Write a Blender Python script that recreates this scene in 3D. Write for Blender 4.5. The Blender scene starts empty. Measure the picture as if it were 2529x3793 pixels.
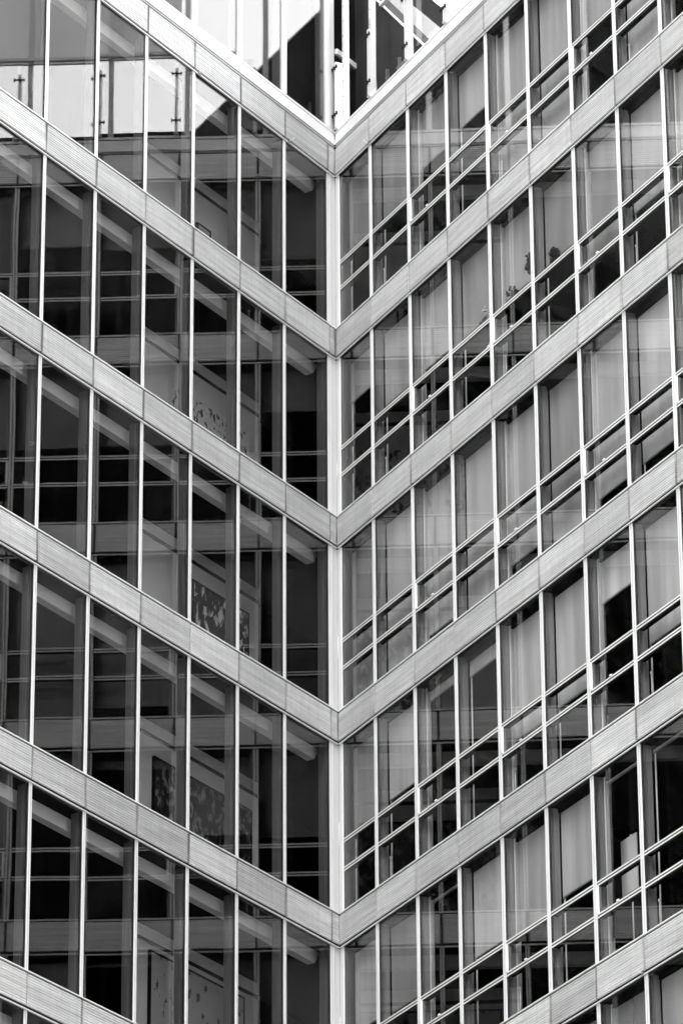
import bpy, bmesh, math, random
from mathutils import Matrix, Vector
S = bpy.context.scene
COL = S.collection
R = math.radians

# ------------------------------------------------------------------ camera, sky, sun, exposure
EYE = 1.6
cam = bpy.data.cameras.new('camera')
cam.sensor_fit = 'VERTICAL'; cam.sensor_height = 24.0; cam.sensor_width = 24.0
cam.lens = 115.627
cam.clip_start = 0.5; cam.clip_end = 3000
co = bpy.data.objects.new('camera', cam); COL.objects.link(co)
co.matrix_world = Matrix.Translation((0, 0, EYE)) @ Matrix.Rotation(math.pi/2 + 0.4433053, 4, 'X') @ Matrix.Rotation(-0.0063984, 4, 'Z')
S.camera = co

SUN_EL, SUN_AZ = R(58), R(192)          # azimuth clockwise from +Y: behind the camera
w = bpy.data.worlds.new('World'); S.world = w; w.use_nodes = True
nt = w.node_tree; nt.nodes.clear()
sky = nt.nodes.new('ShaderNodeTexSky'); sky.sky_type = 'NISHITA'; sky.sun_disc = False
sky.sun_elevation = SUN_EL; sky.sun_rotation = SUN_AZ
sky.air_density = 1.0; sky.dust_density = 6.0; sky.ozone_density = 1.0
bw = nt.nodes.new('ShaderNodeRGBToBW'); bg = nt.nodes.new('ShaderNodeBackground'); wo = nt.nodes.new('ShaderNodeOutputWorld')
bg.inputs['Strength'].default_value = 0.15
# an even overcast: a soft cloud layer over the clear sky's own gradient
geo = nt.nodes.new('ShaderNodeTexCoord'); cn = nt.nodes.new('ShaderNodeTexNoise'); cn.inputs['Scale'].default_value = 2.2; cn.inputs['Detail'].default_value = 5
cr = nt.nodes.new('ShaderNodeMapRange'); cr.inputs['From Min'].default_value = .3; cr.inputs['From Max'].default_value = .7
cr.inputs['To Min'].default_value = 12.0; cr.inputs['To Max'].default_value = 14.0
sc_ = nt.nodes.new('ShaderNodeMath'); sc_.operation = 'MULTIPLY_ADD'; sc_.inputs[1].default_value = .35
nt.links.new(geo.outputs['Generated'], cn.inputs['Vector']); nt.links.new(cn.outputs[0], cr.inputs['Value'])
nt.links.new(sky.outputs[0], bw.inputs[0]); nt.links.new(bw.outputs[0], sc_.inputs[0]); nt.links.new(cr.outputs[0], sc_.inputs[2])
nt.links.new(sc_.outputs[0], bg.inputs['Color']); nt.links.new(bg.outputs[0], wo.inputs[0])
sl = bpy.data.lights.new('sun', 'SUN'); sl.energy = 0.5; sl.angle = R(40); sl.color = (1, 1, 1)
so = bpy.data.objects.new('sun', sl); COL.objects.link(so)
sd = Vector((math.sin(SUN_AZ)*math.cos(SUN_EL), math.cos(SUN_AZ)*math.cos(SUN_EL), math.sin(SUN_EL)))
so.rotation_euler = sd.to_track_quat('Z', 'Y').to_euler()
S.view_settings.view_transform = 'Standard'; S.view_settings.look = 'None'
S.view_settings.exposure = 1.65; S.view_settings.gamma = 1.0
S.render.engine = 'CYCLES'
S.cycles.transparent_max_bounces = 32; S.cycles.max_bounces = 10; S.cycles.glossy_bounces = 6
S.cycles.diffuse_bounces = 5; S.cycles.use_denoising = True
S.cycles.sample_clamp_indirect = 6.0

# ------------------------------------------------------------------ geometry constants (metres)
CX, CY = -0.0741, 73.486                # the inside corner in plan
AL, AR = 1.004921, 1.095553             # how far each wing turns towards the camera
M = 1.35; H = 3.4896; TB = 0.5919       # module, storey height, spandrel height
Z0 = 41.2107 + EYE                      # underside of the top spandrel
SL = lambda j: 0.1886 + 1.35*j
SR = lambda j: -0.1089 + 1.349*j
NL, NR = 9, 10
FL = 7                                  # spandrel rows 0..6
ZB = lambda b: Z0 - b*H
GH = H - TB                             # clear glass height
T2, T1 = 0.71, 1.20                     # transom heights on the right wing
DEEP = 6.0

# ------------------------------------------------------------------ materials (all grey: the photograph is black and white)
MT = {}
def mat(name, v, rough=0.5, metal=0.0, var=0.0, scale=3.0, stretch=(1, 1, 1), bump=0.0, spec=0.5):
    m = bpy.data.materials.new(name); m.use_nodes = True; n = m.node_tree
    p = n.nodes['Principled BSDF']; p.inputs['Roughness'].default_value = rough; p.inputs['Metallic'].default_value = metal
    p.inputs['Specular IOR Level'].default_value = spec
    p.inputs['Base Color'].default_value = (v, v, v, 1)
    if var or bump:
        tc = n.nodes.new('ShaderNodeTexCoord'); mp = n.nodes.new('ShaderNodeMapping'); mp.inputs['Scale'].default_value = stretch
        oi = n.nodes.new('ShaderNodeObjectInfo'); ml = n.nodes.new('ShaderNodeMath'); ml.operation = 'MULTIPLY'; ml.inputs[1].default_value = 37.0
        n.links.new(oi.outputs['Random'], ml.inputs[0]); n.links.new(ml.outputs[0], mp.inputs['Location'])
        no = n.nodes.new('ShaderNodeTexNoise'); no.inputs['Scale'].default_value = scale; no.inputs['Detail'].default_value = 5
        no.inputs['Roughness'].default_value = 0.65
        n.links.new(tc.outputs['Object'], mp.inputs[0]); n.links.new(mp.outputs[0], no.inputs['Vector'])
        if var:
            r = n.nodes.new('ShaderNodeMapRange'); r.inputs['From Min'].default_value = .3; r.inputs['From Max'].default_value = .7
            r.inputs['To Min'].default_value = v*(1-var); r.inputs['To Max'].default_value = min(1, v*(1+var*.5))
            n.links.new(no.outputs[0], r.inputs['Value']); n.links.new(r.outputs[0], p.inputs['Base Color'])
        if bump:
            b = n.nodes.new('ShaderNodeBump'); b.inputs['Strength'].default_value = bump; b.inputs['Distance'].default_value = .01
            n.links.new(no.outputs[0], b.inputs['Height']); n.links.new(b.outputs[0], p.inputs['Normal'])
    if name == 'panel_metal':      # sheets from different batches: a small tone shift from panel to panel, and rain streaks
        L = n.links.new
        q = n.nodes.new('ShaderNodeMapRange'); q.inputs['To Min'].default_value = .80; q.inputs['To Max'].default_value = 1.06; L(oi.outputs['Random'], q.inputs['Value'])
        mp2 = n.nodes.new('ShaderNodeMapping'); mp2.inputs['Scale'].default_value = (14, 1, .7); L(tc.outputs['Object'], mp2.inputs[0]); L(ml.outputs[0], mp2.inputs['Location'])
        n2 = n.nodes.new('ShaderNodeTexNoise'); n2.inputs['Scale'].default_value = 1; n2.inputs['Detail'].default_value = 3; L(mp2.outputs[0], n2.inputs['Vector'])
        r2 = n.nodes.new('ShaderNodeMapRange'); r2.inputs['From Min'].default_value = .35; r2.inputs['From Max'].default_value = .6
        r2.inputs['To Min'].default_value = .92; r2.inputs['To Max'].default_value = 1.0; L(n2.outputs[0], r2.inputs['Value'])
        a = n.nodes.new('ShaderNodeMath'); a.operation = 'MULTIPLY'; L(q.outputs[0], a.inputs[0]); L(r2.outputs[0], a.inputs[1])
        c = n.nodes.new('ShaderNodeMath'); c.operation = 'MULTIPLY'; L(a.outputs[0], c.inputs[0]); L(r.outputs[0], c.inputs[1])
        # soot that has gathered along the open joints at both ends of a panel, uneven like the streaks
        sx = n.nodes.new('ShaderNodeSeparateXYZ'); L(tc.outputs['Object'], sx.inputs[0])
        ax = n.nodes.new('ShaderNodeMath'); ax.operation = 'ABSOLUTE'; L(sx.outputs['X'], ax.inputs[0])
        bx = n.nodes.new('ShaderNodeMath'); bx.operation = 'SUBTRACT'; bx.inputs[0].default_value = 1.35; L(ax.outputs[0], bx.inputs[1])
        mn = n.nodes.new('ShaderNodeMath'); mn.operation = 'MINIMUM'; L(ax.outputs[0], mn.inputs[0]); L(bx.outputs[0], mn.inputs[1])
        ad = n.nodes.new('ShaderNodeMath'); ad.operation = 'MULTIPLY_ADD'; ad.inputs[1].default_value = .16; ad.inputs[2].default_value = -.06; L(n2.outputs[0], ad.inputs[0])
        sb = n.nodes.new('ShaderNodeMath'); sb.operation = 'ADD'; L(mn.outputs[0], sb.inputs[0]); L(ad.outputs[0], sb.inputs[1])
        r3 = n.nodes.new('ShaderNodeMapRange'); r3.interpolation_type = 'SMOOTHSTEP'; r3.inputs['From Min'].default_value = .01; r3.inputs['From Max'].default_value = .065
        r3.inputs['To Min'].default_value = .32; r3.inputs['To Max'].default_value = 1; L(sb.outputs[0], r3.inputs['Value'])
        d = n.nodes.new('ShaderNodeMath'); d.operation = 'MULTIPLY'; L(c.outputs[0], d.inputs[0]); L(r3.outputs[0], d.inputs[1]); L(d.outputs[0], p.inputs['Base Color'])
    MT[name] = m; return m
mat('white_metal', .68, .3, .15, .08, 2, (1, 1, .4))
mat('column_white', .54, .4, 0, .05, 1.5, (1, 1, .3))
mat('panel_metal', .67, .42, .25, .30, 2.2, (.35, 3, 9))
mat('gasket', .012, .7, spec=.15)
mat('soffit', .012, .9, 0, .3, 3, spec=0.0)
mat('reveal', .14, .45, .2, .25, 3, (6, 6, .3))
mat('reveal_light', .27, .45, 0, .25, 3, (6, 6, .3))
mat('frame_white', .75, .4, 0, .1, 4, (1, 1, .5))
mat('jamb_grey', .42, .5, 0, .1, 4)
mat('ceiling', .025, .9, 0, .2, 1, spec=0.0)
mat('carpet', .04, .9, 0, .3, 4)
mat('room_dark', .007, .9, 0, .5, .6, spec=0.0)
mat('room_pale', .8, .8, 0, .12, .8)
mat('beam', .75, .6, 0, .1, 2)
mat('roof_dark', .03, .8, 0, .4, 1.2, spec=.1)
mat('plinth', .3, .8, 0, .2, .5)
mat('ground', .28, .85, 0, .25, .15)
mat('leaf', .02, .6, 0, .4, 20)
mat('petal', .8, .6, 0, .05, 10)
mat('pot', .7, .35, 0, .05, 10)
mat('screen_white', .6, .5, 0, .04, 2)
mat('canopy', .8, .6, 0, .06, 1)

def mat_glass(name, f0, tint, wav, ex=5):
    m = bpy.data.materials.new(name); m.use_nodes = True; n = m.node_tree; n.nodes.clear()
    L = n.links.new
    out = n.nodes.new('ShaderNodeOutputMaterial'); mix = n.nodes.new('ShaderNodeMixShader')
    tr = n.nodes.new('ShaderNodeBsdfTransparent'); tr.inputs[0].default_value = (tint, tint, tint, 1)
    gl = n.nodes.new('ShaderNodeBsdfGlossy'); gl.inputs['Roughness'].default_value = 0.0
    geo = n.nodes.new('ShaderNodeNewGeometry'); dot = n.nodes.new('ShaderNodeVectorMath'); dot.operation = 'DOT_PRODUCT'
    L(geo.outputs['Incoming'], dot.inputs[0]); L(geo.outputs['Normal'], dot.inputs[1])
    ab = n.nodes.new('ShaderNodeMath'); ab.operation = 'ABSOLUTE'; L(dot.outputs['Value'], ab.inputs[0])
    om = n.nodes.new('ShaderNodeMath'); om.operation = 'SUBTRACT'; om.inputs[0].default_value = 1; L(ab.outputs[0], om.inputs[1])
    pw = n.nodes.new('ShaderNodeMath'); pw.operation = 'POWER'; pw.inputs[1].default_value = ex; L(om.outputs[0], pw.inputs[0])
    ma = n.nodes.new('ShaderNodeMath'); ma.operation = 'MULTIPLY_ADD'; ma.inputs[1].default_value = 1-f0; ma.inputs[2].default_value = f0
    L(pw.outputs[0], ma.inputs[0]); L(ma.outputs[0], mix.inputs[0])
    tc = n.nodes.new('ShaderNodeTexCoord'); oi = n.nodes.new('ShaderNodeObjectInfo')
    mp = n.nodes.new('ShaderNodeMapping'); mp.inputs['Scale'].default_value = (1, 1, .45)
    ml = n.nodes.new('ShaderNodeMath'); ml.operation = 'MULTIPLY'; ml.inputs[1].default_value = 53.0
    L(oi.outputs['Random'], ml.inputs[0]); L(ml.outputs[0], mp.inputs['Location']); L(tc.outputs['Object'], mp.inputs[0])
    no = n.nodes.new('ShaderNodeTexNoise'); no.inputs['Scale'].default_value = 1.3; no.inputs['Detail'].default_value = 1.0
    L(mp.outputs[0], no.inputs['Vector'])
    b = n.nodes.new('ShaderNodeBump'); b.inputs['Strength'].default_value = 1; b.inputs['Distance'].default_value = wav
    L(no.outputs[0], b.inputs['Height']); L(b.outputs[0], gl.inputs['Normal'])
    L(tr.outputs[0], mix.inputs[1]); L(gl.outputs[0], mix.inputs[2]); L(mix.outputs[0], out.inputs[0])
    MT[name] = m
mat_glass('glass', .03, .94, .0008, 4)
mat_glass('tinted_glass', .045, .90, .0010, 4.2)
mat_glass('clear_glass', .03, .97, .0004, 5)

def mat_blind():
    m = mat('blind', .74, .85); n = m.node_tree; p = n.nodes['Principled BSDF']; L = n.links.new
    tc = n.nodes.new('ShaderNodeTexCoord'); oi = n.nodes.new('ShaderNodeObjectInfo')
    mp = n.nodes.new('ShaderNodeMapping'); mp.inputs['Scale'].default_value = (1, 1, .12)
    ml = n.nodes.new('ShaderNodeMath'); ml.operation = 'MULTIPLY'; ml.inputs[1].default_value = 91.0
    L(oi.outputs['Random'], ml.inputs[0]); L(ml.outputs[0], mp.inputs['Location']); L(tc.outputs['Object'], mp.inputs[0])
    no = n.nodes.new('ShaderNodeTexNoise'); no.inputs['Scale'].default_value = 3; no.inputs['Detail'].default_value = 2; L(mp.outputs[0], no.inputs['Vector'])
    # cloth tone differs a little from blind to blind and along its soft folds
    r = n.nodes.new('ShaderNodeMapRange'); r.inputs['From Min'].default_value = .3; r.inputs['From Max'].default_value = .7; r.inputs['To Min'].default_value = .68; r.inputs['To Max'].default_value = 1.1
    L(no.outputs[0], r.inputs['Value'])
    r2 = n.nodes.new('ShaderNodeMapRange'); r2.inputs['To Min'].default_value = .38; r2.inputs['To Max'].default_value = .84
    L(oi.outputs['Random'], r2.inputs['Value'])
    mu = n.nodes.new('ShaderNodeMath'); mu.operation = 'MULTIPLY'; L(r.outputs[0], mu.inputs[0]); L(r2.outputs[0], mu.inputs[1])
    L(mu.outputs[0], p.inputs['Base Color'])
    b = n.nodes.new('ShaderNodeBump'); b.inputs['Strength'].default_value = .5; b.inputs['Distance'].default_value = .03
    L(no.outputs[0], b.inputs['Height']); L(b.outputs[0], p.inputs['Normal'])
    geo = n.nodes.new('ShaderNodeNewGeometry'); dt = n.nodes.new('ShaderNodeVectorMath'); dt.operation = 'DOT_PRODUCT'
    L(geo.outputs['Incoming'], dt.inputs[0]); L(geo.outputs['True Normal'], dt.inputs[1])
    ab = n.nodes.new('ShaderNodeMath'); ab.operation = 'ABSOLUTE'; L(dt.outputs['Value'], ab.inputs[0])
    mx = n.nodes.new('ShaderNodeMath'); mx.operation = 'MAXIMUM'; mx.inputs[1].default_value = .08; L(ab.outputs[0], mx.inputs[0])
    dv = n.nodes.new('ShaderNodeMath'); dv.operation = 'DIVIDE'; dv.inputs[0].default_value = .5; L(mx.outputs[0], dv.inputs[1])
    pw = n.nodes.new('ShaderNodeMath'); pw.operation = 'POWER'; pw.inputs[0].default_value = .52; L(dv.outputs[0], pw.inputs[1])
    tr = n.nodes.new('ShaderNodeBsdfTransparent'); mi = n.nodes.new('ShaderNodeMixShader'); out = n.nodes['Material Output']
    L(pw.outputs[0], mi.inputs[0]); L(p.outputs[0], mi.inputs[1]); L(tr.outputs[0], mi.inputs[2]); L(mi.outputs[0], out.inputs['Surface'])
mat_blind()

def mat_picture(name, lo, hi, scale, thr, soft=.08):
    m = mat(name, .5, .7); n = m.node_tree; p = n.nodes['Principled BSDF']; L = n.links.new
    tc = n.nodes.new('ShaderNodeTexCoord'); mp = n.nodes.new('ShaderNodeMapping'); mp.inputs['Scale'].default_value = (1.3, 1, .75)
    mp.inputs['Rotation'].default_value = (0, .5, 0)
    L(tc.outputs['Object'], mp.inputs[0])
    no = n.nodes.new('ShaderNodeTexNoise'); no.inputs['Scale'].default_value = scale; no.inputs['Detail'].default_value = 4; no.inputs['Roughness'].default_value = .6
    no.inputs['Distortion'].default_value = .6
    L(mp.outputs[0], no.inputs['Vector'])
    r = n.nodes.new('ShaderNodeMapRange'); r.interpolation_type = 'SMOOTHSTEP'
    r.inputs['From Min'].default_value = thr-soft; r.inputs['From Max'].default_value = thr+soft
    r.inputs['To Min'].default_value = lo; r.inputs['To Max'].default_value = hi
    L(no.outputs[0], r.inputs['Value']); L(r.outputs[0], p.inputs['Base Color'])
mat_picture('picture_speckled', .04, .74, 9, .43, .04)
mat_picture('picture_blotchy', .015, .95, 5, .56, .05)
mat_picture('picture_dim', .01, .3, 6, .56)
mat_picture('picture_strokes', .06, .5, 4, .40, .03)

# ------------------------------------------------------------------ mesh builder in wing coordinates (s along the wing, n outwards, z up)
class MB:
    def __init__(self, sg=1):
        self.bm = bmesh.new(); self.sg = sg; self.mats = []
    def mi(self, m):
        if m not in self.mats: self.mats.append(m)
        return self.mats.index(m)
    def box(self, s0, s1, n0, n1, z0, z1, m):
        i = self.mi(m); v = []
        for s in (s0, s1):
            for n in (n0, n1):
                for z in (z0, z1): v.append(self.bm.verts.new((self.sg*s, n, z)))
        for q in ((0,1,3,2),(4,6,7,5),(0,4,5,1),(2,3,7,6),(0,2,6,4),(1,5,7,3)):
            f = self.bm.faces.new([v[k] for k in q]); f.material_index = i
        return self
    def prism(self, pts, a0, a1, m, axis='s'):
        """closed outline pts extruded: axis 's' -> pts are (n,z); axis 'n' -> pts are (s,z); axis 'z' -> pts are (s,n)."""
        i = self.mi(m)
        def P(a, p):
            if axis == 's': return (self.sg*a, p[0], p[1])
            if axis == 'n': return (self.sg*p[0], a, p[1])
            return (self.sg*p[0], p[1], a)
        A = [self.bm.verts.new(P(a0, p)) for p in pts]; B = [self.bm.verts.new(P(a1, p)) for p in pts]
        N = len(pts)
        for k in range(N):
            f = self.bm.faces.new([A[k], A[(k+1) % N], B[(k+1) % N], B[k]]); f.material_index = i
        for ring in (A, B[::-1]):
            f = self.bm.faces.new(ring); f.material_index = i
        return self
    def tube(self, path, r, m, seg=8, taper=None):
        i = self.mi(m); rings = []
        pts = [Vector((self.sg*p[0], p[1], p[2])) for p in path]
        for k, p in enumerate(pts):
            d = (pts[min(k+1, len(pts)-1)] - pts[max(k-1, 0)]).normalized()
            a = d.orthogonal().normalized(); b = d.cross(a)
            rr = r if taper is None else r + (taper-r)*k/(len(pts)-1)
            rings.append([self.bm.verts.new(p + rr*(a*math.cos(2*math.pi*q/seg)+b*math.sin(2*math.pi*q/seg))) for q in range(seg)])
        for k in range(len(rings)-1):
            # align twist
            for q in range(seg):
                f = self.bm.faces.new([rings[k][q], rings[k][(q+1) % seg], rings[k+1][(q+1) % seg], rings[k+1][q]]); f.material_index = i; f.smooth = True
        for ring in (rings[0][::-1], rings[-1]):
            f = self.bm.faces.new(ring); f.material_index = i
        return self
    def lathe(self, c, prof, m, seg=14):
        i = self.mi(m); rings = []
        for r, z in prof:
            rings.append([self.bm.verts.new((self.sg*c[0]+r*math.cos(2*math.pi*q/seg), c[1]+r*math.sin(2*math.pi*q/seg), c[2]+z)) for q in range(seg)])
        for k in range(len(rings)-1):
            for q in range(seg):
                f = self.bm.faces.new([rings[k][q], rings[k][(q+1) % seg], rings[k+1][(q+1) % seg], rings[k+1][q]]); f.material_index = i; f.smooth = True
        for ring in (rings[0][::-1], rings[-1]):
            f = self.bm.faces.new(ring); f.material_index = i
        return self
    def mesh(self, name):
        bmesh.ops.recalc_face_normals(self.bm, faces=self.bm.faces)
        me = bpy.data.meshes.new(name); self.bm.to_mesh(me); self.bm.free()
        for m in self.mats: me.materials.append(MT[m])
        return me
def link(name, me, parent=None, loc=(0, 0, 0), label=None):
    o = bpy.data.objects.new(name, me); COL.objects.link(o); o.location = loc
    if parent is not None: o.parent = parent
    if label: o['label'] = label
    return o
def thing(name, label, cat, loc=(0, 0, 0), rz=0, group=None):
    o = bpy.data.objects.new(name, None); COL.objects.link(o); o.location = loc; o.rotation_euler = (0, 0, rz)
    o['label'] = label; o['category'] = cat
    if group: o['group'] = group
    return o
RZL = math.atan2(-math.sin(AL), -math.cos(AL)); RZR = math.atan2(math.sin(AR), -math.cos(AR))
def wpt(side, s, n, z):
    """wing coordinates -> world"""
    if side == 'L': x, rz = s, RZL
    else: x, rz = -s, RZR
    return Vector((CX + x*math.cos(rz) - n*math.sin(rz), CY + x*math.sin(rz) + n*math.cos(rz), z))

# ------------------------------------------------------------------ ground
g = MB(); g.box(-600, 600, -500, 900, -1.0, 0.0, 'ground'); go = link('ground', g.mesh('ground')); go['kind'] = 'structure'

left = thing('office_wing', 'glass office wing left of the white corner column, tall unbroken panes between ribbed metal bands', 'building', (CX, CY, 0), RZL, 'wings of the glass office building')
right = thing('office_wing', 'glass office wing right of the white corner column, with pale blinds and double transoms', 'building', (CX, CY, 0), RZR, 'wings of the glass office building')

# ------------------------------------------------------------------ unseen towers added to keep bright sky out of the glass reflections
mat('tower_stone', .12, .85, 0, .25, .3); mat('tower_glass', .02, .25, 0, .2, .5)
def tower(x, y, wd, dp, h, rz, label):
    t = thing('sky_block_tower', label, 'building', (x, y, 0), rz, 'unseen towers added to block sky')
    link('wall', MB().box(-wd/2, wd/2, -dp/2, dp/2, .0, h, 'tower_stone').mesh('wall'), t)
    g = MB(); nz = int(h/3.6)
    for k in range(1, nz): g.box(-wd/2+.8, wd/2-.8, -dp/2-.12, dp/2+.12, k*3.6+1.0, k*3.6+2.9, 'tower_glass')
    for k in range(int(wd/3)): g.box(-wd/2+.6+k*3, -wd/2+1.0+k*3, -dp/2-.25, dp/2+.25, 3.6, nz*3.6, 'tower_stone')
    link('window_bands', g.mesh('window_bands'), t)
    link('roof_edge', MB().box(-wd/2-.4, wd/2+.4, -dp/2-.4, dp/2+.4, h+.002, h+1.0, 'tower_stone').mesh('roof_edge'), t)
tower(-66, 36, 60, 24, 100, R(60), 'unseen dark stone tower added left of the courtyard to block sky')
tower(66, 36, 60, 24, 100, R(-60), 'unseen dark stone tower added right of the courtyard to block sky')
tower(0, -62, 90, 24, 105, 0, 'unseen broad dark stone tower added behind the viewer to block sky')

# ------------------------------------------------------------------ shared facade pieces
def rib_profile():
    z0, z1, k = .064, .552, 12
    p = (z1-z0)/k; pts = [(-.03, z0)]
    for i in range(k):
        a = z0 + i*p
        pts += [(-.016, a), (-.002, a+p*.22), (0, a+p*.45), (-.002, a+p*.7), (-.016, a+p*.86)]
    pts += [(-.016, z1), (-.03, z1)]
    return pts
def make_wing(root, side):
    sg = 1 if side == 'L' else -1
    SJ = SL if side == 'L' else SR
    N = NL if side == 'L' else NR
    send = SJ(N)
    first = .0
    rp = rib_profile()
    pan = MB(sg).prism(rp, .018, M-.018, 'panel_metal').mesh('spandrel_panel')
    # mullion with its deep inner fin
    mu = MB(sg)
    mu.box(-.052, .052, -.062, -.036, .01, GH-.01, 'gasket')
    w0 = .010 if side == 'L' else .013
    w1 = .031 if side == 'L' else .040
    for q0, q1 in ((-w1, -w0), (w0, w1)): mu.box(q0, q1, -.037, -.018, .004, GH-.004, 'white_metal')
    mu.box(-.0035, .0035, -.037, -.026, .004, GH-.004, 'reveal')
    mull = mu.mesh('mullion')
    fi = MB(sg)
    if side == 'L':
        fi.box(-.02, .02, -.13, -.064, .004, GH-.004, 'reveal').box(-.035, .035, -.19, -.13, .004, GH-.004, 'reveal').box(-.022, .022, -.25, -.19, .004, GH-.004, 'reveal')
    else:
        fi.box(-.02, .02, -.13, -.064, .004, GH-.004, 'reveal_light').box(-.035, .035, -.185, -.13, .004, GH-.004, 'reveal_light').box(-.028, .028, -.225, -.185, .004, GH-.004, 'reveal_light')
    finm = fi.mesh('fin')
    for b in range(FL):
        z = ZB(b)
        for j in range(N):
            link('spandrel_panel', pan, root, (sg*SJ(j), 0, z))
        # short closing panel at the corner
        a0, a1 = (.004, SJ(0)-.024) if side == 'L' else (None, None)
        if side == 'L':
            link('spandrel_panel', MB(sg).prism(rp, a0, a1, 'panel_metal').mesh('corner_panel'), root, (0, 0, z))
        bk = MB(sg).box(.0, send, -.075, -.031, .0, TB, 'gasket')
        link('backing_board', bk.mesh('backing_board'), root, (0, 0, z))
        t = MB(sg)
        t.prism([(-.03, -.004), (.002, -.004), (.002, .011), (-.03, .016)], .008, send, 'white_metal')
        link('drip_trim', t.mesh('drip_trim'), root, (0, 0, z))
        t = MB(sg).box(.008, send, -.03, .002, TB-.016, TB+.002, 'white_metal')
        link('sill_trim', t.mesh('sill_trim'), root, (0, 0, z))
    for b in range(FL-1):
        zb = ZB(b+1) + TB
        for j in range(0 if side == 'L' else 1, N+1):
            m_ = link('mullion', mull, root, (sg*SJ(j), 0, zb))
            if True:
                link('fin', finm, m_)
        cl = MB(sg)
        a, c = (-.05, .150) if side == 'L' else (-.05, .10)
        cl.box(a, c, -.06, -.03, .0, GH, 'column_white')
        cl.box(c-.012, c, -.03, -.01, .0, GH, 'white_metal')
        link('corner_closure', cl.mesh('corner_closure'), root, (0, 0, zb))
    return sg, SJ, N, send
sgL, SJL, _, endL = make_wing(left, 'L')
sgR, SJR, _, endR = make_wing(right, 'R')
# right wing: its first panel starts at the corner itself (shorter than a module)

# ------------------------------------------------------------------ slabs, back walls (each wing up to the plane behind the corner)
for side, root, sg, end in (('L', left, 1, endL), ('R', right, -1, endR)):
    d0, d1 = .078, DEEP
    a = AL if side == 'L' else AR
    # moving by depth d inwards shifts x by d*sin(a) away from x=CX; to come back to x=CX s must be d*tan(a) ... measured negative
    s0, s1 = -d0*math.tan(a)+.004, -d1*math.tan(a)+.004
    for b in range(FL):
        poly = [(s0, -d0), (end, -d0), (end, -d1), (s1, -d1)]
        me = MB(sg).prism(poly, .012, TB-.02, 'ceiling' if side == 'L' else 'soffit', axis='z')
        link('floor_slab', me.mesh('floor_slab'), root, (0, 0, ZB(b)))
    for b in range(FL-1):
        zb = ZB(b+1) + TB
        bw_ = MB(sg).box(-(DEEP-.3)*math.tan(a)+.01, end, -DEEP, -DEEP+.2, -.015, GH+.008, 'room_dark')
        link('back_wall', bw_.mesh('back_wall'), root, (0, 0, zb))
        ew = MB(sg).box(end+.03, end+.2, -DEEP, .0, -.015, GH+.008, 'plinth')
        link('end_wall', ew.mesh('end_wall'), root, (0, 0, zb))
    low = MB(sg).prism([(0.0, -.04), (end, -.04), (end, -DEEP), (-DEEP*math.tan(a)+.01, -DEEP)], 0, ZB(FL-1)-.02, 'plinth', axis='z')
    link('lower_wall', low.mesh('lower_wall'), root)

# the wings run on beyond the last bays that were modelled bay by bay
FARW = 34.0
for side, root, sg, end in (('L', left, 1, endL), ('R', right, -1, endR)):
    a = MB(sg); g_ = MB(sg); m_ = MB(sg)
    for b in range(FL):
        a.box(end+.205, FARW, -.30, -.004, ZB(b), ZB(b)+TB, 'panel_metal')
    nb = int((FARW-end)/M)
    for k in range(nb):
        m_.box(end+.22+k*M, end+.26+k*M, -.10, -.012, ZB(FL-1)+TB, ZB(0), 'white_metal')
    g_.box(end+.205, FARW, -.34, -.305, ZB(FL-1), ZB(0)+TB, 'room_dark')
    if side == 'R':
        for b in range(FL-1): a.box(end+.205, FARW, -.296, -.280, ZB(b+1)+TB+1.2, ZB(b)-.02, 'jamb_grey')
    link('far_spandrels', a.mesh('far_spandrels'), root); link('far_mullions', m_.mesh('far_mullions'), root); link('far_glazing', g_.mesh('far_glazing'), root)
    low = MB(sg).box(end+.205, FARW, -DEEP, -.35, 0, ZB(0)+TB, 'plinth'); link('far_block', low.mesh('far_block'), root)

# ------------------------------------------------------------------ left wing: panes, pale inner walls, pelmet beam
tilt = random.Random(3)
pane_l = MB(1).box(.053, M-.053, -.050, -.040, .0, GH, 'tinted_glass').mesh('glass_pane')
for b in range(FL-1):
    zb = ZB(b+1)+TB
    for j in range(NL):
        po = link('glass_pane', pane_l, left, (SL(j), 0, zb)); po.rotation_euler = (R(tilt.uniform(-.2, .2)), 0, R(tilt.uniform(-.22, .22)))
    # pelmet beam along the ceiling, chamfered end
    bm_ = MB(1).prism([(-.02, GH+.0), (.13, GH-.21), (endL-.2, GH-.21), (endL-.2, GH+.0)], -.52, -.38, 'beam', axis='n')
    link('pelmet', bm_.mesh('pelmet'), left, (0, 0, zb))
    pw_ = MB(1).box(-.68, 2.72, -2.15, -2.0, -.015, GH+.008, 'room_pale')
    pw_.box(-.70, 2.72, -2.0, -1.985, GH-.26, GH-.20, 'gasket')
    link('inner_wall', pw_.mesh('inner_wall'), left, (0, 0, zb))
    for s_ in (4.9, 8.3):
        q = MB(1).box(s_, s_+.12, -5.78, -3.0, -.015, GH+.008, 'ceiling')
        link('partition', q.mesh('partition'), left, (0, 0, zb))
    q = MB(1).box(-5.0, -.9, -2.6, -2.4, -.015, GH+.008, 'room_dark'); link('partition', q.mesh('partition'), left, (0, 0, zb))

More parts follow.
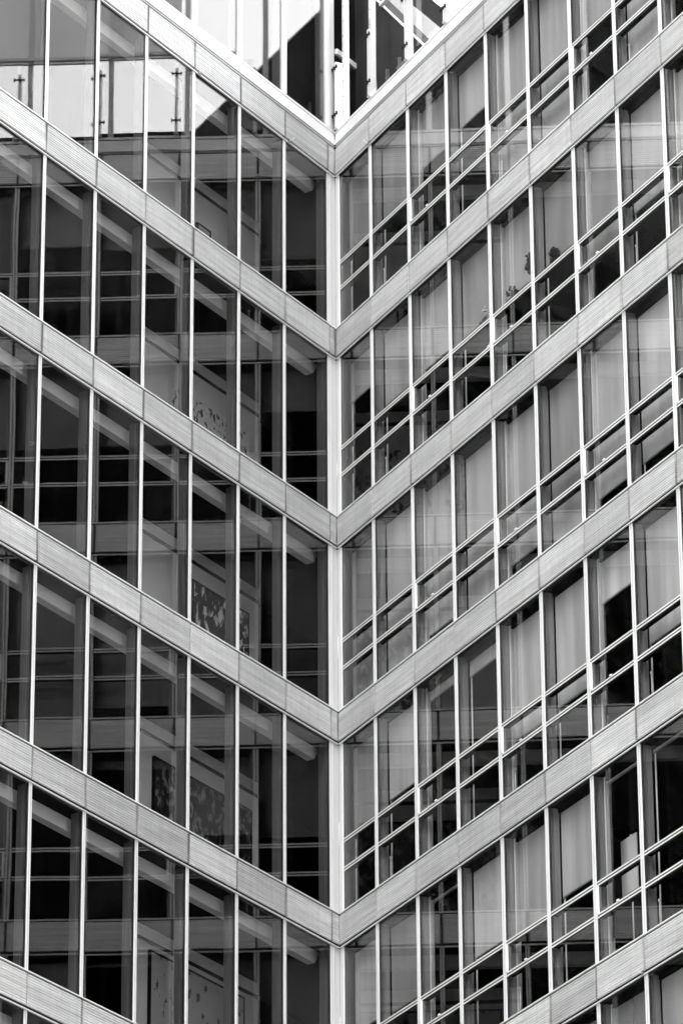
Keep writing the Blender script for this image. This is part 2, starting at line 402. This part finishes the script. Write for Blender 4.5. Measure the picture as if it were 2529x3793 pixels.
# ------------------------------------------------------------------ right wing: windows
DROP = {0: [.48, .48, .385, .36, 1, 1, .48, 1, .6, 1],
        1: [.27, .48, .47, .48, .48, .48, .66, .62, .48, 1],
        2: [1, 1, .90, 1, .86, 1, .87, .86, 1, .7],
        3: [.5, .48, .07, .105, .66, .65, .25, .66, .48, 1],
        4: [.48, .5, .03, .5, .52, .48, .03, .03, .5, 1],
        5: [.48, .48, .5, .48, .5, .48, .8, 1, 1, .5]}
def window_meshes(a, c):
    """frame of transoms for a bay from a to c (local s), panes, shelves"""
    fr = MB(-1)
    for t in (T2, T1):
        fr.box(a, c, -.060, -.034, t-.030, t+.030, 'gasket')
        fr.box(a, c, -.035, -.024, t-.034, t-.013, 'white_metal')
        fr.box(a, c, -.035, -.024, t+.013, t+.034, 'white_metal')
    fr.box(a, c, -.058, -.02, GH-.018, GH-.006, 'gasket')
    for u in (a, c-.012): fr.box(u, u+.012, -.062, -.038, .0, GH-.004, 'gasket')
    fr = fr.mesh('window')
    pn = [MB(-1).box(a+.002, c-.002, -.050, -.040, z0, z1, 'glass').mesh(nm) for nm, z0, z1 in
          (('lower_pane', .0, T2-.036), ('middle_pane', T2+.036, T1-.036), ('upper_pane', T1+.036, GH-.024))]
    sh = MB(-1).box(a-.02, c+.02, -.165, -.064, -.014, .014, 'soffit').box(a-.02, c+.02, -.170, -.164, -.010, .002, 'reveal').mesh('shelf')
    return fr, pn, sh
std = window_meshes(.053, 1.349-.053)
fst = window_meshes(.104, SR(1)-.053)
sash = MB(-1).box(.056, .092, -.038, -.012, T2+.037, T1-.037, 'frame_white').mesh('sash_edge')
jamb = MB(-1).box(.045, .095, -.245, -.20, .0, GH-.01, 'jamb_grey').box(.062, .075, -.199, -.19, .0, GH-.01, 'frame_white').mesh('jamb')
handle = MB(-1).box(.62, .68, -.024, -.006, T2+.036, T2+.052, 'frame_white').mesh('handle')
rod = MB(-1).tube([(.16, -.19, .06), (.16, -.19, .46)], .009, 'frame_white').lathe((.16, -.19, .46), [(.006, 0), (.02, .015), (.022, .035), (.012, .05)], 'frame_white', 8).mesh('stay_rod')
head0 = MB(-1).box(.05, SR(1)-.036, -.245, -.205, GH-.07, GH+.004, 'soffit').mesh('head_shade_box')  # near-black box added to imitate the shade at the top of each blind
head1 = MB(-1).box(.036, 1.349-.036, -.245, -.205, GH-.07, GH+.004, 'soffit').mesh('head_shade_box')
for b in range(FL-1):
    zb = ZB(b+1)+TB
    for j in range(NR):
        fr, pn, sh = fst if j == 0 else std
        x0 = 0 if j == 0 else SR(j)
        wdw = link('window', fr, right, (-x0, 0, zb))
        for nm, me in zip(('lower_pane', 'middle_pane', 'upper_pane'), pn): link(nm, me, wdw)
        for t in (T2, T1): link('shelf', sh, wdw, (0, 0, t))
        if j % 2 == 0 and j: link('jamb', jamb, wdw); link('sash_edge', sash, wdw); link('handle', handle, wdw)
        if j % 3 == 1 and b != 2: link('stay_rod', rod, wdw)
        d = DROP[b][j]
        a, c = (.05, SR(1)-.035) if j == 0 else (.035, 1.349-.035)
        if d > .02:
            zt = GH-.012; zl = zt-d*(GH-.03)
            bl = MB(-1).box(a, c, -.2525, -.2515, zl, zt, 'blind').box(a, c, -.260, -.246, zl-.025, zl, 'reveal')
            link('blind', bl.mesh('blind'), wdw)
        link('head_shade_box', head1 if j else head0, wdw)
        gd = MB(-1).box(a+.005, a+.022, -.28, -.265, .0, GH-.01, 'frame_white')
        link('guide_rail', gd.mesh('guide_rail'), wdw)
    for s_ in (3.2, 6.2, 9.0):
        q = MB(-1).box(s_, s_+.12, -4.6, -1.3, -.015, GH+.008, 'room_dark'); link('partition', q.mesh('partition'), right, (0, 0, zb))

# ------------------------------------------------------------------ top of the wings
zt = ZB(0)+TB
for side, root, sg, end, SJ, N in (('L', left, 1, endL, SL, NL), ('R', right, -1, endR, SR, NR)):
    c = MB(sg).prism([(-.03, .012), (.022, .012), (.004, .232), (-.05, .236)], .03, end, 'column_white')
    link('parapet_cap', c.mesh('parapet_cap'), root, (0, 0, zt))
    c = MB(sg).box(-.05, end, -.10, -.032, .0, .262, 'gasket'); link('cap_core', c.mesh('cap_core'), root, (0, 0, zt))
    c = MB(sg).box(-.03, end, -.05, -.008, .264, .305, 'white_metal'); link('sill_trim', c.mesh('sill_trim'), root, (0, 0, zt))
TOPH = 4.2
# left top storey: glazed, with broad white mullions
tp = MB(1).box(-.045, .045, -.07, .0, .306, TOPH, 'white_metal').mesh('mullion')
tf = MB(1).box(-.03, .03, -.25, -.075, .306, TOPH, 'reveal').mesh('fin')
tpane = MB(1).box(.047, M-.047, -.05, -.04, .306, TOPH, 'tinted_glass').mesh('glass_pane')
for j in range(NL+1):
    m_ = link('mullion', tp, left, (SL(j), 0, zt)); link('fin', tf, m_)
    if j < NL: link('glass_pane', tpane, left, (SL(j), 0, zt))
for j in range(1, 10):      # the glazed storey runs on past the corner, behind the terrace of the right wing
    m_ = link('mullion', tp, left, (SL(-j)-.05, 0, zt)); link('fin', tf, m_)
    link('glass_pane', tpane, left, (SL(-j)-.05, 0, zt))
q = MB(1).box(SL(-9)-.05, -.1, -.06, .0, 1.9, 2.0, 'frame_white').box(SL(-9)-.05, -.1, -.06, .0, .11, .305, 'white_metal'); link('transom', q.mesh('transom'), left, (0, 0, zt))
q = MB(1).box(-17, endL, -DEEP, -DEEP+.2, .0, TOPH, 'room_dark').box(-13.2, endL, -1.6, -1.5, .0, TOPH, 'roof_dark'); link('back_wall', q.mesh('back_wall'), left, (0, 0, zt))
q = MB(1).prism([(-13.2, -.08), (endL, -.08), (endL, -DEEP), (-13.2, -DEEP)], TOPH+.002, TOPH+.5, 'ceiling', axis='z'); link('roof', q.mesh('roof'), left, (0, 0, zt))
q = MB(1).box(-.04, .10, -.06, -.03, .306, TOPH, 'column_white'); link('corner_closure', q.mesh('corner_closure'), left, (0, 0, zt))

# right top: roof deck, sloping dark roof, tall posts, upper screen
q = MB(-1).prism([(-.1, -.11), (endR, -.11), (endR, -DEEP), (-DEEP*math.tan(AR), -DEEP)], -.02, .10, 'roof_dark', axis='z'); link('roof', q.mesh('roof'), right, (0, 0, zt))
rs = 2.97
q = MB(-1)
q.prism([(-4.0, .11), (rs, .11), (rs-4.0*.93, 4.1), (-4.0, 4.1)], -.95, -.62, 'roof_dark', axis='n')
link('sloped_roof', q.mesh('sloped_roof'), right, (0, 0, zt))
q = MB(-1)
dx, dz = -4.0*.93, 3.99
def bar(q, off, th, n0, n1, m):
    q.prism([(rs+off, .112), (rs+off+th, .112), (rs+off+th+dx, .112+dz), (rs+off+dx, .112+dz)], n0, n1, m, axis='n')
bar(q, .0, .035, -.63, -.60, 'frame_white')
q.box(-3, endR, -.24, -.21, .10, .50, 'gasket'); link('roof_edge', q.mesh('roof_edge'), right, (0, 0, zt))
q = MB(-1)
for s_ in (.35, .8, 1.25, 1.7): q.box(s_, s_+.05, -.62, -.57, .11, 1.25, 'reveal')
q.box(-.4, 1.75, -.62, -.56, .62, .66, 'frame_white'); q.box(1.15, 1.62, -.62, -.60, .75, 1.12, 'reveal')
link('roof_glazing_bars', q.mesh('roof_glazing_bars'), right, (0, 0, zt))
pole = MB(-1).box(-.045, .045, -.20, -.11, .12, 5.0, 'column_white')
for k in range(16): pole.box(-.006, .006, -.110, -.102, .35+.3*k, .362+.3*k, 'gasket')
pole = pole.mesh('tall_post')
for j in range(0, NR+1):
    link('tall_post', pole, right, (-(SR(j)-.12 if j else .13), 0, zt))
q = MB(-1).box(2.6, endR, -.42, -.36, 2.06, 5.0, 'canopy'); link('upper_screen', q.mesh('upper_screen'), right, (0, 0, zt))

bal = thing('roof_balustrade', 'clamped glass balustrade with white posts along the roof edge of the right wing', 'balustrade', (CX, CY, zt), RZR)
post = MB(-1).box(-.025, .025, -.105, .03, .31, 1.62, 'white_metal').box(-.04, .04, -.12, .03, .306, .34, 'white_metal').mesh('post')
clamp = MB(-1).box(-.085, .085, .034, .048, -.012, .012, 'gasket').box(-.088, -.062, .028, .056, -.03, .03, 'gasket').box(.062, .088, .028, .056, -.03, .03, 'gasket').box(-.014, .014, .03, .06, -.03, .03, 'gasket').mesh('clamp')
gp = MB(-1).box(.03, M-.03, .036, .044, .33, 1.78, 'clear_glass').mesh('glass_panel')
for j in range(0, NR+1):
    s_ = SR(j)+.06 if j else .02+.06
    p_ = link('post', post, bal, (-s_, 0, 0))
    for z_ in (.58, 1.50): link('clamp', clamp, p_, (0, 0, z_))
    if j and j < NR: link('glass_panel', gp, bal, (-s_, 0, 0))
link('top_rail', MB(-1).box(1.62, endR, -.10, -.03, 1.93, 1.99, 'column_white').mesh('top_rail'), bal)

# small anchor hooks under the band
hook = MB(1).tube([(0, -.0, .03), (0, .05, .03), (0, .085, .045)], .008, 'white_metal', 6).lathe((0, .085, .04), [(.005, 0), (.014, .008), (.014, .022), (.005, .03)], 'white_metal', 8).box(-.03, .03, .0, .012, .0, .06, 'reveal').mesh('anchor_hook')
for root, sg, s_, z_ in ((left, 1, SL(3)-.12, ZB(0)), (left, 1, SL(1)-.12, ZB(0)), (right, -1, SR(1)+.0, ZB(0)), (right, -1, SR(3)-.03, ZB(0)), (right, -1, SR(7)-.05, ZB(5))):
    link('anchor_hook', hook, root, (sg*s_, 0, z_))

# ------------------------------------------------------------------ things inside the windows
def picture(b, s0, s1, z0, z1, m, label):
    t = thing('wall_picture', label, 'picture', wpt('L', (s0+s1)/2, -1.985, ZB(b)), RZL, 'large pictures hung on the pale inner walls')
    c = (s0+s1)/2
    link('canvas', MB(1).box(s0-c, s1-c, -.012, .03, z0, z1, m).mesh('canvas'), t)
    f = MB(1)
    for q in ((s0-c-.03, s0-c, z0-.03, z1+.03), (s1-c, s1-c+.03, z0-.03, z1+.03), (s0-c, s1-c, z0-.03, z0), (s0-c, s1-c, z1, z1+.03)):
        f.box(q[0], q[1], -.012, .04, q[2], q[3], 'gasket' if 'dark' in label else 'room_pale')
    link('frame', f.mesh('frame'), t)
picture(0, .9, 1.25, -2.1, -.9, 'picture_strokes', 'narrow pale picture of dark strokes, highest of the pictures in the left wing')
picture(1, -.3, 2.0, -2.6, -.75, 'picture_speckled', 'wide pale speckled picture seen through the glass of the left wing')
picture(2, -.3, 1.3, -2.7, -.6, 'picture_blotchy', 'dark picture with pale blotches left of the corner column')
picture(3, -.4, 2.35, -2.75, -.6, 'picture_dim', 'large dark dim picture, one storey below the blotchy one')
picture(4, -.2, 2.4, -2.75, -.4, 'picture_strokes', 'grey picture with dark vertical shapes, lowest in the left wing')

rnd = random.Random(5)
def plant(s, n, z, h, label, white=False, bend=.1, leaves=26):
    t = thing('potted_plant', label, 'plant', wpt('R', s, n, z), RZR, 'plants on the window ledges')
    link('pot', MB(-1).lathe((0, 0, 0), [(.03, 0), (.042, .08), (.046, .085), (.04, .082)], 'pot', 12).mesh('pot'), t)
    st = MB(-1); tips = []
    for k in range(1 if white else 3):
        bx, by = rnd.uniform(-.06, .06), rnd.uniform(-.02, .02); hh = h*rnd.uniform(.75, 1)
        path = [(0, 0, .08), (bx*.3+bend*.2, by*.5, hh*.5), (bx+bend, by, hh)]
        st.tube(path, .004, 'leaf', 5, .002); tips.append(path)
    link('stem', st.mesh('stem'), t)
    lf = MB(-1); i = lf.mi('leaf')
    for k in range(leaves):
        p = rnd.choice(tips); u = rnd.random()**.5 if not white else rnd.random()*.3
        a, c = Vector(p[1]), Vector(p[2]); q = a.lerp(c, max(0, u*1.3-.3)) if not white else Vector((0, 0, .1))
        q = q + Vector((rnd.gauss(0, .03), rnd.gauss(0, .02), rnd.gauss(0, .025)))
        d = Vector((rnd.uniform(-1, 1), rnd.uniform(-.6, .6), rnd.uniform(-.5, .8))).normalized(); o = d.orthogonal().normalized()
        l, wd = rnd.uniform(.055, .10), rnd.uniform(.022, .036)
        if white: l *= 1.5
        vs = [lf.bm.verts.new(x) for x in (q, q+d*l*.5+o*wd, q+d*l, q+d*l*.5-o*wd)]
        f = lf.bm.faces.new(vs); f.material_index = i
    link('leaves', lf.mesh('leaves'), t)
    if white:
        fl = MB(-1)
        for k in range(5):
            c = Vector(tips[0][2]) + Vector((rnd.uniform(-.05, .05), rnd.uniform(-.02, .02), rnd.uniform(-.05, .03)))
            fl.lathe((-c.x, c.y, c.z), [(.006, -.012), (.024, -.004), (.028, .008), (.008, .016)], 'petal', 8)
        link('flower', fl.mesh('flower'), t)
zs1 = ZB(2)+TB+T1+.015; zs2 = ZB(2)+TB+T2+.015
P_ = [(SR(3)+.95, zs1, .36, 'white flowering orchid on the window ledge of the right wing', True, -.06, 9),
      (SR(4)+.55, zs1, .30, 'short dark leafy plant, leftmost of the three leafy plants on the ledge', False, .02, 46),
      (SR(4)+1.15, zs1, .62, 'tall dark climbing plant on the ledge, middle of the three leafy plants', False, .05, 90),
      (SR(5)+.55, zs1, .34, 'bushy dark plant on the ledge, rightmost of the three leafy plants', False, .04, 110)]
for s_, z_, h_, lb, wh, be, nl in P_: plant(s_, -.13, z_, h_, lb, wh, be, nl)
t = thing('watering_can', 'small white watering can on the lower ledge under the orchid', 'watering can', wpt('R', SR(3)+1.12, -.13, zs2), RZR)
link('can_body', MB(-1).lathe((0, 0, 0), [(.045, 0), (.055, .03), (.052, .11), (.035, .125)], 'pot', 14).mesh('can_body'), t)
link('spout', MB(-1).tube([(-.04, 0, .03), (-.11, 0, .09), (-.14, 0, .14)], .01, 'pot', 7, .006).mesh('spout'), t)
link('handle', MB(-1).tube([(-.03, 0, .12), (-.02, 0, .19), (.04, 0, .19), (.055, 0, .08)], .006, 'pot', 6).mesh('handle'), t)
# free standing white screen in the open window low on the right
t = thing('projection_screen', 'bright white roll-up screen standing inside the unshaded window low on the right', 'screen', wpt('R', SR(6)-.2, -.62, ZB(5)+TB), RZR)
link('sheet', MB(-1).box(-.02, .42, -.01, .01, 1.2, 2.05, 'screen_white').mesh('sheet'), t)
link('stand', MB(-1).tube([(.2, -.03, .04), (.2, -.03, 2.1)], .012, 'frame_white').box(-.1, .5, -.12, .06, .0, .03, 'frame_white').mesh('stand'), t)
def pane_chair(b, j, ds, label):  # builds a pale framed chair just inside a low pane
    t = thing('office_chair', label, 'chair', wpt('R', SR(j)+ds, -.55, ZB(b+1)+TB), RZR, 'chairs just inside the low panes')
    link('chair_back', MB(-1).box(-.2, .2, -.02, .02, .5, .62, 'frame_white').box(-.2, -.17, -.02, .02, .1, .5, 'frame_white').box(.17, .2, -.02, .02, .1, .5, 'frame_white').mesh('chair_back'), t)
    link('seat', MB(-1).box(-.21, .21, -.45, -.02, .42, .46, 'reveal').mesh('seat'), t)
    for x in (-.18, .18):
        for y in (-.42, -.03): link('leg', MB(-1).tube([(x, y, .0), (x, y, .42)], .011, 'frame_white', 6).mesh('leg'), t)
pane_chair(3, 5, .75, 'pale framed chair inside the low pane of the fourth storey from the top')
pane_chair(4, 5, .75, 'pale framed chair inside the low pane one storey under the other chair')
